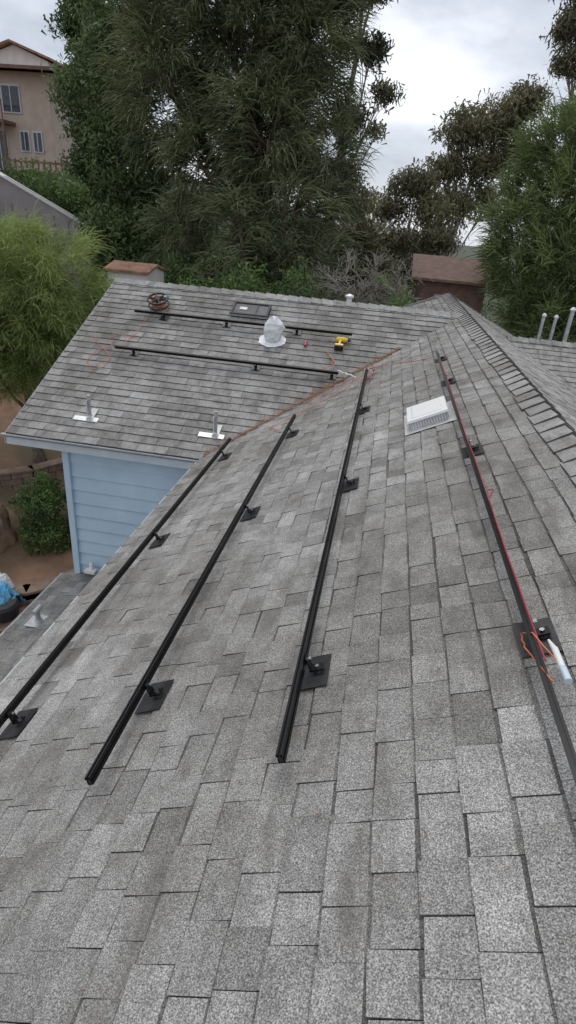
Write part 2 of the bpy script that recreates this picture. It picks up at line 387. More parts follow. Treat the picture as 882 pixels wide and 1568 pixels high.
# skylight
b=MB(); c=PB(-2.13,9.42); W=.60;D=.34
b.box(c+NB*.033,(W,D,.05),M_dark,(UB,VB,NB))
b.box(c+NB*.060,(W-.06,D-.06,.006),M_glass,(UB,VB,NB))
for s in (-1,1):
    b.box(c+VB*s*(D/2-.012)+NB*.068,(W+.02,.03,.022),M_dark,(UB,VB,NB))
    b.box(c+UB*s*(W/2-.012)+NB*.066,(.03,D-.03,.022),M_dark,(UB,VB,NB))
b.box(c-VB*(D/2+.006)+NB*.045,(W+.02,.006,.03),M_galvd,(UB,VB,NB))
b.box(c+UB*.1+NB*.068,(.02,D-.07,.006),M_dark,(UB,VB,NB)); b.box(c-UB*.12+NB*.068,(.12,.07,.006),M_galvd,(UB,VB,NB))
b.obj("skylight")
for x,y in ((-3.72,6.80),(-1.99,6.80)):
    b=MB(); c=PB(x,y)
    b.box(c+NB*.020,(.34,.08,.003),M_galv,(UB,VB,NB)); b.box(c+NB*.024+VB*.10+UB*.05,(.09,.22,.003),M_galvd,(UB,VB,NB))
    b.tube([c+NB*.018+UB*.05,c+NB*.05+UB*.05,c+NB*.07+UB*.05],[.05,.03,.024],M_galv,12)
    b.box(c+UB*.05+NB*.03+Vector((0,.02,.13)),(.045,.02,.26),M_galvd)
    b.box(c+UB*.035+NB*.03+Vector((0,0,.13)),(.012,.04,.24),M_galv)
    b.tube([c+UB*.05+NB*.03+Vector((0,.03,.25)),c+UB*.05+NB*.03+Vector((0,.03,.31))],.026,M_galvd,8)
    b.obj("standoff_post")
b=MB()
b.tube([(-.63,10.2,-1.3),(-.63,10.2,-1.03)],.045,M_galv,14); b.tube([(-.63,10.2,-1.03),(-.63,10.2,-1.01),(-.63,10.2,-.985),(-.63,10.2,-.96)],[.05,.075,.075,.02],M_galv,14)
b.obj("vent_cap")
for x,y,h,r in ((2.95,11.9,-1.17,.03),(3.17,11.9,-1.18,.03),(3.43,11.9,-1.02,.038)):
    b=MB(); zb=zw-SB*(y-11)
    b.tube([(x,y,zb-.05),(x,y,zb+.08)],[.09,.045],M_galvd,12); b.tube([(x,y,zb),(x,y,h)],r,M_galvd,12)
    b.tube([(x,y,h),(x,y,h+.02),(x,y,h+.06)],[r*1.4,r*1.5,r*.6],M_galv,12)
    b.obj("vent_pipe")
b=MB(); lz=-5.0+.2*(-3.9+4.25)
b.box((-3.9,5.45,lz+.02),(.26,.26,.004),M_galvd); b.tube([(-3.9,5.45,lz),(-3.9,5.45,lz+.06),(-3.9,5.45,lz+.2)],[.07,.035,.03],M_galvd,10); b.tube([(-3.9,5.37,lz+.2),(-3.9,5.53,lz+.2)],.035,M_galvd,10)
b.obj("vent_pipe")
b=MB(); b.box((-3.72,6.55,-4.78),(.16,.1,.04),M_white); b.tube([(-3.72,6.55,-4.8),(-3.72,6.6,-4.66)],.03,M_white,10); b.obj("wall_outlet_fitting")

b=MB(); c=PB(-3.62,9.27,.13)
def ring(b,c,U,V,r,rr,m,seg=24,ph=0):
    pts=[c+U*math.cos(2*math.pi*k/seg)*r+V*math.sin(2*math.pi*k/seg)*r for k in range(seg+1)]
    b.tube(pts,rr,m,6,cap=False)
ring(b,c+NB*.05,UB,VB,.16,.018,M_dark); ring(b,c-NB*.05,UB,VB,.16,.014,M_dark)
for k in range(6):
    a=math.pi*k/3; d=UB*math.cos(a)+VB*math.sin(a); b.tube([c+NB*.05,c+NB*.05+d*.16],.014,M_dark,6)
b.tube([c-NB*.05,c+NB*.06],.04,M_dark,12)
for k in range(5): ring(b,c+NB*(-.035+.016*k),UB,VB,.105+.008*math.sin(k*2),.011,M_orange)
b.box(c+UB*.11+VB*.06+NB*.06,(.05,.03,.03),M_bluepl,(UB,VB,NB))
b.tube([c+UB*.1,c+UB*.17-VB*.08-NB*.08,c+UB*.08-VB*.15-NB*.10],.008,M_orange)
b.obj("wire_spool")
b=MB(); c=PB(-.57,8.86,.06)
b.tube([c-UB*.10+VB*.07,c-UB*.08+VB*.07,c+UB*.02+VB*.07,c+UB*.07+VB*.07],[.028,.038,.038,.028],M_yellow,12)
b.tube([c+UB*.07+VB*.07,c+UB*.12+VB*.07],[.022,.014],M_dark,10); b.tube([c+UB*.12+VB*.07,c+UB*.17+VB*.07],.005,M_steel,6)
b.tube([c-UB*.03+VB*.05,c-UB*.04-VB*.01,c-UB*.05-VB*.08],[.024,.020,.024],M_yellow,10)
b.tube([c-UB*.015+VB*.03,c-UB*.025-VB*.05],[.010,.010],M_dark,8)
b.box(c-UB*.04-VB*.10,(.12,.045,.07),M_yellow,(UB,VB,NB)); b.box(c-UB*.04-VB*.138,(.13,.033,.08),M_dark,(UB,VB,NB))
b.obj("power_drill")
b=MB(); c=PB(-1.12,8.79,.035)
b.tube([c-VB*.07,c+VB*.05,c+VB*.06,c+VB*.11],[.022,.022,.009,.004],M_red,10); b.obj("sealant_tube")
def wig(pts,n,amp,P):
    out=[]
    for i in range(len(pts)-1):
        for k in range(n):
            t=k/n; x=pts[i][0]*(1-t)+pts[i+1][0]*t; y=pts[i][1]*(1-t)+pts[i+1][1]*t; h=pts[i][2]*(1-t)+pts[i+1][2]*t
            out.append(P(x+random.uniform(-amp,amp),y+random.uniform(-amp,amp),h))
    out.append(P(*pts[-1])); return out
b=MB()
b.tube(wig([(.742,1.6,.118),(.738,2.4,.120),(.745,3.0,.122),(.737,3.95,.120),(.742,5.2,.120),(.738,6.9,.120)],5,.0015,PA),.0036,M_red,6)
b.tube(wig([(.742,1.5,.122),(.70,1.72,.09),(.70,1.85,.05),(.735,1.75,.122),(.775,1.6,.11)],4,.003,PA),.003,M_orange,6)
b.tube(wig([(.745,2.9,.122),(.775,2.93,.15),(.75,3.0,.125)],3,.003,PA),.003,M_red,6)
b.obj("red_cable")
b=MB()
b.tube([PA(.782,1.56,.11),PA(.780,1.66,.11)],.011,M_white,14); b.tube([PA(.784,1.50,.11),PA(.782,1.565,.11)],.012,M_pale,14)
b.tube([PA(.780,1.655,.11),PA(.772,1.71,.11)],[.011,.004],M_white,12)
b.obj("conduit_fitting")
b=MB()
b.tube(wig([(-.55,8.17,.12),(-.35,8.10,.13),(-.15,8.02,.10)],5,.01,PB),.011,M_white,6)
b.tube(wig([(-.75,8.17,.13),(-.6,8.4,.03),(-.8,8.7,.03)],5,.01,PB),.006,M_orange,6)
b.tube(wig([(-.08,7.8,.12),(-.14,7.55,.03),(-.03,7.45,.03),(.0,7.65,.08),(-.05,7.85,.1),(-.11,7.6,.05),(-.06,7.4,.03)],5,.012,PA),.006,M_red,6)
b.tube(wig([(-.05,7.8,.1),(.3,7.85,.02),(.6,7.5,.02)],5,.02,PA),.0045,M_orange,5)
b.tube(wig([(-.08,7.6,.04),(-.35,7.45,.025),(-.8,7.0,.025),(-1.2,6.7,.025),(-1.0,6.3,.025)],5,.015,PA),.0045,M_orange,5)
b.tube(wig([(-.12,7.7,.05),(-.5,7.75,.03),(-.9,7.45,.03)],5,.015,PA),.004,M_orange,5)
b.obj("orange_cable")
b=MB()
b.tube(wig([(-3.9,8.13,.11),(-3.98,8.22,.04),(-4.18,8.10,.02),(-4.22,7.86,.02),(-4.05,7.72,.02),(-3.92,7.80,.02),(-3.90,7.98,.02),(-4.02,8.12,.03),(-4.26,8.30,.02),(-4.34,8.46,.02)],4,.012,PB),.004,M_orange,5)
b.tube(wig([(-3.92,8.16,.1),(-4.12,8.36,.02),(-4.02,8.52,.02),(-3.7,8.5,.02)],5,.012,PB),.0035,M_orange,5)
b.tube(wig([(-3.7,9.0,.02),(-3.75,8.6,.02),(-3.85,8.2,.05)],6,.012,PB),.0035,M_orange,5)
b.obj("loose_wire")
b=MB()
for k in range(1900):
    t=random.random()**.8; x=-2.0+t*2.3; y=6.412+(x+2.03)*1.0777
    s=random.gauss(0,.02+.05*random.random()*(.5+.5*math.sin(t*25))); a=random.uniform(0,math.pi); l=random.uniform(.01,.04)
    if s>0: p=PA(x+s,y-s*.3,.016+random.random()*.01); U_,V_=UA,VA
    else: p=PB(x+s*.3,y-s,.016+random.random()*.01); U_,V_=UB,VB
    d=(U_*math.cos(a)+V_*math.sin(a)); w=d.cross(NA).normalized()*.0022
    b.add([p-d*l-w,p+d*l-w,p+d*l+w,p-d*l+w],[(0,1,2,3)],M_needle)
for k in range(350):
    x=random.uniform(-1.9,1.2); y=random.uniform(.6,8.5); a=random.uniform(0,math.pi); l=random.uniform(.003,.012)
    if y>6.412+(x+2.03)*1.07: continue
    p=PA(x,y,.016); d=(UA*math.cos(a)+VA*math.sin(a)); w=d.cross(NA).normalized()*.0015
    b.add([p-d*l-w,p+d*l-w,p+d*l+w,p-d*l+w],[(0,1,2,3)],M_brown)
b.obj("pine_needle_debris")

# ---------------------------------------------------------------- terrain
def ss(a,b,x):
    t=np.clip((x-a)/(b-a),0,1); return t*t*(3-2*t)
def terr(x,y):
    x=np.asarray(x,float);y=np.asarray(y,float)
    left=-7.5+.35*np.clip(y-10,0,27)
    right=-7.5-ss(25,160,y)*14-ss(6,60,x)*6
    w=1-ss(-13,1,x)
    z=left*w+right*(1-w)
    z=z+ (np.sin(x*1.3+y*.7)*.12+np.sin(x*.5-y*.9)*.18+np.sin(x*3.1+1)*np.cos(y*2.7)*.07)*ss(9,13,y)
    z=z-ss(60,400,y)*12*w
    return z
g=np.sinh(np.linspace(-6.2,6.2,170)); g=g/g[-1]*3500
X_,Y_=np.meshgrid(g-4,g+12,indexing='ij'); Z_=terr(X_,Y_)
vs=np.stack([X_,Y_,Z_],-1).reshape(-1,3); n=170
fs=[(i*n+j,(i+1)*n+j,(i+1)*n+j+1,i*n+j+1) for i in range(n-1) for j in range(n-1)]
me=bpy.data.meshes.new("ground"); me.from_pydata(vs.tolist(),[],fs); me.materials.append(M_dirt)
me.polygons.foreach_set('use_smooth',[True]*len(fs)); o=bpy.data.objects.new("ground",me); col.objects.link(o)
def T(x,y): return float(terr(x,y))

def wall(pts,z0,z1,th=.28,name="retaining_wall"):
    b=MB()
    for i in range(len(pts)-1):
        a=Vector((*pts[i],0));c=Vector((*pts[i+1],0)); L=(c-a).length; n=max(1,int(L/.38)); d=(c-a).normalized(); w=Vector((-d.y,d.x,0))
        nz_=int((z1-z0)/.18)
        for j in range(nz_):
            for k in range(n+1):
                off=(.5 if j%2 else 0)
                if k+off>n: continue
                q=a+d*((k+off)*L/n)
                b.box(q+Vector((0,0,z0+.18*(j+.5)))+w*random.uniform(-.012,.012),(L/n*.97,th,.172),M_block,(d,w,Vector((0,0,1))))
        b.box((a+c)/2+Vector((0,0,z1+.0)),(L+.1,th+.06,.06),M_block,(d,w,Vector((0,0,1))))
    return b.obj(name,bevel=.012)
wall([(-12,11.6),(-10.6,11.75),(-9.5,12.1),(-8.7,12.8),(-8.1,13.8),(-7.7,15.2)],-7.8,-6.35)
wall([(-5.0,10.6),(-5.3,9.6),(-5.6,8.8),(-6.1,8.3),(-6.9,8.1),(-8.5,8.2)],-7.8,-6.75)

def boulder(c,r,m,name="boulder"):
    import bmesh
    bm=bmesh.new(); bmesh.ops.create_icosphere(bm,subdivisions=4,radius=1)
    sd=random.uniform(0,50)
    for v in bm.verts:
        d=v.co.normalized(); k=1+.28*nz.noise(d*1.7+Vector((sd,0,0)))+.12*nz.noise(d*5+Vector((0,sd,0)))+.05*nz.noise(d*13)
        v.co=Vector((d.x*r[0],d.y*r[1],d.z*r[2]))*k+Vector(c)
    me=bpy.data.meshes.new(name); bm.to_mesh(me); bm.free(); me.materials.append(m)
    me.polygons.foreach_set('use_smooth',[True]*len(me.polygons)); o=bpy.data.objects.new(name,me); col.objects.link(o)
M_rock=mat("earthen_rock",(.30,.20,.13),.95,var=.35,scale=4,bump=.7,bscale=12)
boulder((-8.6,10.6,-7.2),(.55,.6,.9),M_rock); boulder((-8.9,9.5,-7.3),(.7,.5,.6),M_rock); boulder((-11.4,13.5,-6.0),(.9,.6,.8),M_rock)
b=MB(); c=Vector((-6.25,7.72,0))
b.tube([c+Vector((0,0,-7.5)),c+Vector((0,0,-6.75)),c+Vector((0,0,-6.72))],[.24,.29,.31],M_dark,20)
b.tube([c+Vector((0,0,-6.72)),c+Vector((0,0,-6.66))],[.31,.27],M_dark,20)
b.obj("trash_can")
b=MB()
pts=[];NN=30
for i in range(NN):
    for j in range(NN):
        u=i/(NN-1)-.5;v=j/(NN-1)-.5
        pts.append((-6.45+u*.75+.05*nz.noise(Vector((v*9,0,3))),7.85+v*.75,-6.45-1.1*(u*u+v*v)+.22*nz.noise(Vector((u*7,v*7,1)))+.09*nz.noise(Vector((u*18,v*18,4)))))
b.add(pts,[(i*NN+j,(i+1)*NN+j,(i+1)*NN+j+1,i*NN+j+1) for i in range(NN-1) for j in range(NN-1)],M_bluepl)
b.obj("blue_plastic_sheet")
b=MB()
pts=[]
for i in range(16):
    for j in range(16):
        u=i/15-.5;v=j/15-.5
        pts.append((-6.55+u*.45,8.2+v*.35,-6.38-1.2*(u*u+v*v)+.1*nz.noise(Vector((u*9,v*9,7)))))
b.add(pts,[(i*16+j,(i+1)*16+j,(i+1)*16+j+1,i*16+j+1) for i in range(15) for j in range(15)],M_white); b.obj("white_rag")
b=MB(); b.box((-6.6,7.8,-7.0),(1.6,1.0,.08),M_brown)
for i in (-.7,.7):
    for j in (-.4,.4): b.box((-6.6+i,7.8+j,-7.3),(.08,.08,.52),M_brown)
b.obj("wood_bench")

# ---------------------------------------------------------------- neighbours
def house_block(name,x0,x1,y0,y1,z0,z1,wm,rm,pitch=.3,ov=.5,ridge='x',wins=(),th=.16):
    e=empty(name); b=MB(); b.box(((x0+x1)/2,(y0+y1)/2,(z0+z1)/2),(x1-x0,y1-y0,z1-z0),wm); b.obj("walls",e)
    b=MB()
    if ridge=='x':
        ym=(y0+y1)/2; h=(ym-y0+ov)*pitch
        for s,ya in ((1,y0-ov),(-1,y1+ov)):
            b.prism([(x0-ov,ya,z1-.03),(x1+ov,ya,z1-.03),(x1+ov,ym,z1+h),(x0-ov,ym,z1+h)],(0,0,th),rm)
        for xx in (x0+.02,x1-.02): b.add([(xx,y0,z1),(xx,y1,z1),(xx,ym,z1+h)],[(0,1,2)],wm)
    else:
        xm=(x0+x1)/2; h=(xm-x0+ov)*pitch
        for xa in (x0-ov,x1+ov):
            b.prism([(xa,y0-ov,z1-.03),(xa,y1+ov,z1-.03),(xm,y1+ov,z1+h),(xm,y0-ov,z1+h)],(0,0,th),rm)
        for yy in (y0+.02,y1-.02): b.add([(x0,yy,z1),(x1,yy,z1),(xm,yy,z1+h-.05)],[(0,1,2)],wm)
    b.obj("roof",e)
    b=MB()
    for (side,p,zc,w,h) in wins:
        if side=='s':
            b.box((p,y0-.03,zc),(w+.16,.06,h+.16),M_trim); b.box((p,y0-.07,zc),(w,.03,h),M_win); b.box((p,y0-.09,zc),(.05,.02,h),M_trim)
        else:
            b.box((x1+.03,p,zc),(.06,w+.16,h+.16),M_trim); b.box((x1+.07,p,zc),(.03,w,h),M_win); b.box((x1+.09,p,zc),(.02,.05,h),M_trim)
    if wins: b.obj("windows",e)
    return e
e=house_block("beige_house",-34,-20.3,36,46,-1,6.4,M_stucco,M_brown,.14,.9,'x',[('s',-22.6,5.1,1.0,1.2),('s',-21.2,3.1,.45,.9),('s',-22.0,3.1,.45,.9),('s',-23.6,2.6,.8,1.9),('s',-24.6,5.1,1.0,1.3),('e',38.5,5,1.2,1.3),('e',42,5,1.2,1.3)])
b=MB(); b.box((-24.3,35.4,3.9),(3.6,1.2,.16),M_brown)
for k in range(16): b.box((-26+k*.23,34.85,4.4),(.05,.05,.9),M_brown)
b.box((-24.3,34.85,4.88),(3.6,.08,.07),M_brown); b.box((-22.6,34.9,2.0),(.14,.14,3.8),M_brown); b.box((-26,34.9,2.0),(.14,.14,3.8),M_brown)
b.obj("balcony",e)
house_block("white_house",-33.5,-28.0,50,58,0,9.6,M_stwhite,M_tile,.3,.5,'y',[('s',-29.2,8.6,.8,.7)])
house_block("white_shed",-7.75,-6.6,16,17.3,-5.5,-1.5,M_stwhite,M_tile,.2,.08,'x',[('e',16.6,-2.2,.4,.5)],th=.06)
house_block("brown_shed",.9,2.8,18.6,21.6,-6,-1.12,M_brown,M_brown,.30,.3,'x',[('s',1.6,-1.75,.3,.3)],th=.07)
house_block("distant_house",-3.9,-2.3,43,48,-5,1.5,M_stwhite,M_mauve,.3,.4,'x',[('s',-2.7,.9,.8,.7)])
house_block("distant_house",-2.6,-1.6,30,34,-5,-.5,M_stwhite,M_tile,.25,.3,'x',[('s',-2.2,-1,.5,.5)])
b=MB()
b.prism([(-18,22,-4.5),(-11.3,22,-4.5),(-11.3,22,-.75),(-11.6,22,-.5),(-18,22,2.3)],(0,.25,0),M_mauve)
b.prism([(-18.1,21.93,2.3),(-11.2,21.93,-.75),(-11.2,21.93,-.69),(-18.1,21.93,2.36)],(0,.4,0),M_galvd)
for k in range(12): b.box((-17.6+k*.55,21.985,-1.8),(.03,.03,4.6-k*.2),M_mauve)
b.obj("grey_boundary_wall")
b=MB()
for k in range(34):
    x=-27+k*.32; z=T(x,31.5); b.box((x,31.5,z+1.1),(.07,.05,1.8),M_brown)
b.box((-21.8,31.46,T(-21,31.5)+1.8),(10.6,.05,.10),M_brown); b.box((-21.8,31.46,T(-21,31.5)+.8),(10.6,.05,.10),M_brown)
b.obj("wood_fence")

# ---------------------------------------------------------------- vegetation
class Fol:
    def __init__(s): s.P=[];s.t=[]
    def quads(s,c,d,w,l,wd,tint,taper=.5):
        l=l[:,None]*.5; wd=wd[:,None]*.5
        a=c-d*l-w*wd; b=c-d*l+w*wd; e=c+d*l+w*wd*taper; g=c+d*l-w*wd*taper
        s.P.append(np.stack([a,b,e,g],1)); s.t.append(tint)
    def obj(s,name,m,parent):
        P=np.concatenate(s.P); t=np.concatenate(s.t); n=len(P)
        me=bpy.data.meshes.new(name); me.vertices.add(n*4); me.vertices.foreach_set('co',P.reshape(-1).astype(np.float32))
        me.loops.add(n*4); me.loops.foreach_set('vertex_index',np.arange(n*4,dtype=np.int32))
        me.polygons.add(n); me.polygons.foreach_set('loop_start',np.arange(0,n*4,4,dtype=np.int32)); me.polygons.foreach_set('loop_total',np.full(n,4,dtype=np.int32))
        a=me.attributes.new('tint','FLOAT','FACE'); a.data.foreach_set('value',np.clip(t,0,1).astype(np.float32))
        me.materials.append(m); me.update(); me.validate(); o=bpy.data.objects.new(name,me); col.objects.link(o); o.parent=parent; return n
def unit(v): return v/np.maximum(np.linalg.norm(v,axis=-1,keepdims=True),1e-9)
def sprays(F,roots,dirs,K,L,segs,width,droop,spread,tb,tv):
    n=len(roots)
    r=np.repeat(roots,K,0); d=unit(np.repeat(dirs,K,0)+rng.normal(0,spread,(n*K,3)))
    r=r+rng.normal(0,.16*L,(n*K,3))
    t=np.repeat(tb,K)+rng.normal(0,tv,n*K)
    seg=L*rng.uniform(.5,1.15,n*K)/segs
    for k in range(segs):
        w=unit(np.cross(d,rng.normal(0,1,(n*K,3))))
        F.quads(r+d*seg[:,None]*.5,d,w,seg*1.05,np.full(n*K,width)*(1-.6*k/segs),t+.12*k/segs,taper=.6 if k<segs-1 else .15)
        r=r+d*seg[:,None]; d=unit(d+np.array([0,0,-droop])+rng.normal(0,.12,(n*K,3)))
def leaves(F,roots,K,rad,size,tb,tv,hang=.3,asp=.45):
    n=len(roots); r=np.repeat(roots,K,0)+rng.normal(0,1,(n*K,3))*rad*np.array([1,1,.8])
    d=unit(rng.normal(0,1,(n*K,3))+np.array([0,0,-hang*2])); w=unit(np.cross(d,rng.normal(0,1,(n*K,3))))
    l=size*rng.uniform(.6,1.3,n*K)
    F.quads(r,d,w,l,l*asp,np.repeat(tb,K)+rng.normal(0,tv,n*K),taper=.25)
def lobepts(lobes,n,inner=.35):
    vol=np.array([a[3]*a[4]*a[5] for a in lobes])**(.75); cnt=rng.multinomial(n,vol/vol.sum()); R_=[];D=[];T_=[]
    for (cx,cy,cz,rx,ry,rz),c in zip(lobes,cnt):
        d=unit(rng.normal(0,1,(c,3))); rr=rng.uniform(inner,1,c)**.6
        lump=1+.22*np.sin(d[:,0]*5+cx*3)*np.cos(d[:,1]*4+cy)+.16*np.sin(d[:,2]*7+cz*2)
        p=np.array([cx,cy,cz])+d*np.array([rx,ry,rz])*(rr*lump)[:,None]
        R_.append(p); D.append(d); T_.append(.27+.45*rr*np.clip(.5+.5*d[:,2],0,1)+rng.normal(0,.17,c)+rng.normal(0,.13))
    return np.concatenate(R_),np.concatenate(D),np.concatenate(T_)
def skeleton(name,base,top,r0,lobes,bark,parent,twigs=14,sag=0):
    b=MB(); base=Vector(base);top=Vector(top); n=9; tr=[]
    for k in range(n+1):
        t=k/n; p=base.lerp(top,t)+Vector((math.sin(t*5+base.x)*.18,math.cos(t*4)*.15,0))*(1 if 0<k else 0); tr.append(p)
    b.tube(tr,[r0*(1.25 if k==0 else 1)*(1-.85*k/n) for k in range(n+1)],bark,10)
    for L in lobes:
        c=Vector(L[:3]); h=min(max((c.z-base.z)/(max(.1,top.z-base.z))-.22,.12),.9); k=int(h*n); s=tr[k]
        mid=s.lerp(c,.5)+Vector((random.uniform(-.3,.3),random.uniform(-.3,.3),.3))
        rr=max(.03,r0*.42*(1-h*.5))
        b.tube([s,s.lerp(mid,.5)+Vector((0,0,-.1)),mid,c],[rr,rr*.8,rr*.6,rr*.35],bark,7)
        for q in range(twigs):
            d=Vector((random.gauss(0,1),random.gauss(0,1),random.gauss(.25,.8))).normalized()
            e=c+Vector((d.x*L[3],d.y*L[4],d.z*L[5]))*random.uniform(.6,1.08)
            st=mid.lerp(c,random.random()); m2=st.lerp(e,.5)+Vector((0,0,.15+random.uniform(-.1,.2)))
            b.tube([st,m2,e+Vector((0,0,-sag))],[rr*.3,rr*.18,.008],bark,5)
    b.obj(name,parent,smooth=True)

L_cas=leafmat("casuarina_needles",(.048,.065,.032),(.25,.28,.14))
L_dark=leafmat("dark_broadleaf",(.033,.055,.022),(.17,.24,.095))
L_euc=leafmat("eucalyptus_leaves",(.065,.07,.042),(.31,.29,.17),.2)
L_lime=leafmat("light_green_foliage",(.11,.15,.04),(.35,.42,.145),.3)
L_pine=leafmat("soft_pine_needles",(.06,.09,.036),(.26,.32,.13),.25)
L_ivy=leafmat("ivy_leaves",(.035,.07,.022),(.19,.29,.09))

tot=0
e=empty("weeping_casuarina_tree")
lob=[(-6.8,21,7.2,2.4,2.2,2.4),(-4.1,21.5,7.6,2.3,2.3,2.6),(-5.2,21,4.6,2.3,2.1,2.1),(-7.8,20.8,3.6,1.5,1.7,2.0),(-3.2,20.7,4.2,1.3,1.6,1.9),(-4.2,19.8,2.2,1.4,1.3,1.6),(-6.3,20.3,1.4,1.3,1.4,1.4),
     (-3.3,18.8,.2,1.1,1.0,1.4),(-4.6,18.4,-.4,.9,.9,1.2),(-2.6,19.2,-1.2,1.0,1.0,1.3),(-2.3,20.2,1.6,.8,1.0,1.3),(-5.2,17.8,-1.7,.7,.7,.7),(-7.0,19.9,-.6,.8,.8,.9),(-5,22,9.5,3,2.5,2.2),(-5.8,22,3,2.2,1.2,2.5),(-4,21.8,.5,1.8,1,2)]
skeleton("trunk",(-5.0,21.9,T(-5,21.9)-.3),(-4.8,21.8,9.5),.42,lob,M_bark,e,16,.3)
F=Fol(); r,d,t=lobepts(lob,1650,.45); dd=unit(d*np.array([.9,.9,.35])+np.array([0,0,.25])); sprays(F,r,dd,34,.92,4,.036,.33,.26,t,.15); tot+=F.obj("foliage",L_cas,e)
e=empty("broadleaf_tree")
lob=[(-10.6,22.5,3.3,1.7,1.6,1.5),(-9.6,22,1.2,1.5,1.5,1.5),(-11.0,22.6,1.6,.8,1.2,1.3),(-9.2,21.6,-1.0,1.3,1.2,1.3),(-10.2,21.5,-.9,1.0,1.1,1.1),(-9.9,23,5.0,1.4,1.4,1.2),(-8.3,22,-2.4,1.2,1.2,1.2)]
skeleton("trunk",(-9.9,22.5,T(-9.9,22.5)-.3),(-10,22.5,4.5),.3,lob,M_bark,e,10)
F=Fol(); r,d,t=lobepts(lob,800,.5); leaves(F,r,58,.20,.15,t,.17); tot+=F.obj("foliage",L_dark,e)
for (bx,by,lob) in ((-16.8,34,[(-17.0,34,8.3,1.1,1.1,1.4),(-16.4,34,6.5,1.3,1.3,1.3),(-16.9,34,10.6,.8,.9,1.5)]),(-33,48,[(-33.2,48,13.0,1.6,2,1.6),(-33.5,48,15.5,1.4,2,1.3)])):
    e=empty("eucalyptus_tree"); skeleton("trunk",(bx,by,T(bx,by)-.3),(bx,by,lob[0][2]+1),.3,lob,M_bark,e,10)
    F=Fol(); r,d,t=lobepts(lob,260); leaves(F,r,40,.26,.22,t*.8,.1); tot+=F.obj("foliage",L_dark,e)
e=empty("eucalyptus_tree")
lob=[(-2.3,25,7.4,1.0,1,.9),(-1.8,25,5.6,.6,.7,.45),(-1.2,25,4.4,.5,.6,.35),(-2.3,25,3.6,.7,.8,.6),(-1.3,25,3.1,.5,.5,.3),(-2.3,25,1.8,.8,.8,.6),(-1.6,25,.9,.7,.8,.5),(-1.6,25,8.6,.7,.8,.6),(-1.3,26,-.2,.9,.8,.7),(-2.4,26,-.6,1.0,.8,.9),(-.6,26,-1.4,1.0,.8,.8),(-1.6,26,-2,1.2,.8,.9)]
skeleton("trunk",(-2.9,25.5,T(-2.9,25.5)-.3),(-2.4,25.2,8.5),.2,lob,M_barkpale,e,9)
F=Fol(); r,d,t=lobepts(lob,400,.1); leaves(F,r,38,.16,.20,t*.9,.1,.5,.35); tot+=F.obj("foliage",L_euc,e)
e=empty("eucalyptus_tree")
lob=[(.4,32,2.2,1.0,1.0,.8),(-.5,32,1.0,.9,1.0,.7),(1.5,32,1.2,1.0,1.0,.8),(.6,32,-.3,1.4,1.1,.8),(-.9,32,-.6,1.0,.9,.7),(2.2,32,-.2,.8,1,.7),(1.6,31,-1.6,1.4,1,.8)]
skeleton("trunk",(.8,32,T(.8,32)-.3),(.7,32,2.2),.16,lob,M_barkpale,e,9)
F=Fol(); r,d,t=lobepts(lob,400,.1); leaves(F,r,42,.2,.2,t*.9,.12,.5,.35); tot+=F.obj("foliage",L_euc,e)
e=empty("eucalyptus_tree")
lob=[(2.5,34,4.7,1.3,1.2,1.0),(4.1,34,5.1,1.3,1.2,1.1),(2.0,34,3.0,1.0,1.1,.9),(3.5,34,3.2,1.2,1.1,.9),(2.7,34,1.4,1.1,1.0,.8),(5.0,34,3.8,1.2,1.1,.9),(1.9,34,.0,.7,.8,.6),(5.2,34,6.0,.9,.9,.8),(4.4,34,1.8,1.0,1,.7)]
skeleton("trunk",(2.5,34,T(2.5,34)-.3),(3.3,34,5.0),.22,lob,M_barkpale,e,12)
F=Fol(); r,d,t=lobepts(lob,500,.1); leaves(F,r,40,.23,.22,t+.08,.15,.5,.35); tot+=F.obj("foliage",L_euc,e)
e=empty("eucalyptus_tree")
lob=[(6.2,31,9.4,1.0,1,.8),(7.4,31,8.0,1.3,1.1,.9),(5.7,31,8.0,.7,.8,.6),(5.2,31,9.4,.5,.6,.5),(7.2,31,6.7,1.1,1,.7),(5.6,31,11.2,.9,1,.8),(8.4,31,10.6,1.5,1.3,1.5),(5.9,31,6.9,.5,.6,.4),(7.1,31,10.6,1.0,.8,.9)]
skeleton("trunk",(7.6,31,T(7.6,31)-.3),(7.2,31,11),.26,lob,M_barkpale,e,12)
F=Fol(); r,d,t=lobepts(lob,520,.1); leaves(F,r,40,.22,.22,t*.9,.12,.5,.35); tot+=F.obj("foliage",L_euc,e)
e=empty("feathery_pine_tree")
lob=[(5.4,18.7,2.7,1.5,1.4,1.4),(4.0,18.5,2.2,1.0,1.1,1.1),(4.6,18.3,1.1,1.2,1.2,1.1),(6.0,18.2,.4,1.4,1.3,1.3),(3.4,18.2,.6,1.0,1.0,1.0),(3.4,18,-.6,.8,.9,.8),(4.6,17.6,-.6,1.2,1.1,1.1),(3.8,17.6,-1.5,.7,.8,.8),(5.8,17.3,-1.6,1.3,1.1,1.0),(4.5,17.2,-2.1,.8,1,.7),(6.8,18.5,3.8,1.2,1.2,1.3),(7.6,18,1.5,1.5,1.5,2)]
skeleton("trunk",(5.4,18.5,T(5.4,18.5)-.3),(5.8,18.5,4.2),.28,lob,M_bark,e,12,.1)
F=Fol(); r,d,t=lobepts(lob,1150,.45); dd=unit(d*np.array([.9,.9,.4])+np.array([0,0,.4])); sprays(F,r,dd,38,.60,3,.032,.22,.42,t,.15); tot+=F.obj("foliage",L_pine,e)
e=empty("willowy_green_tree")
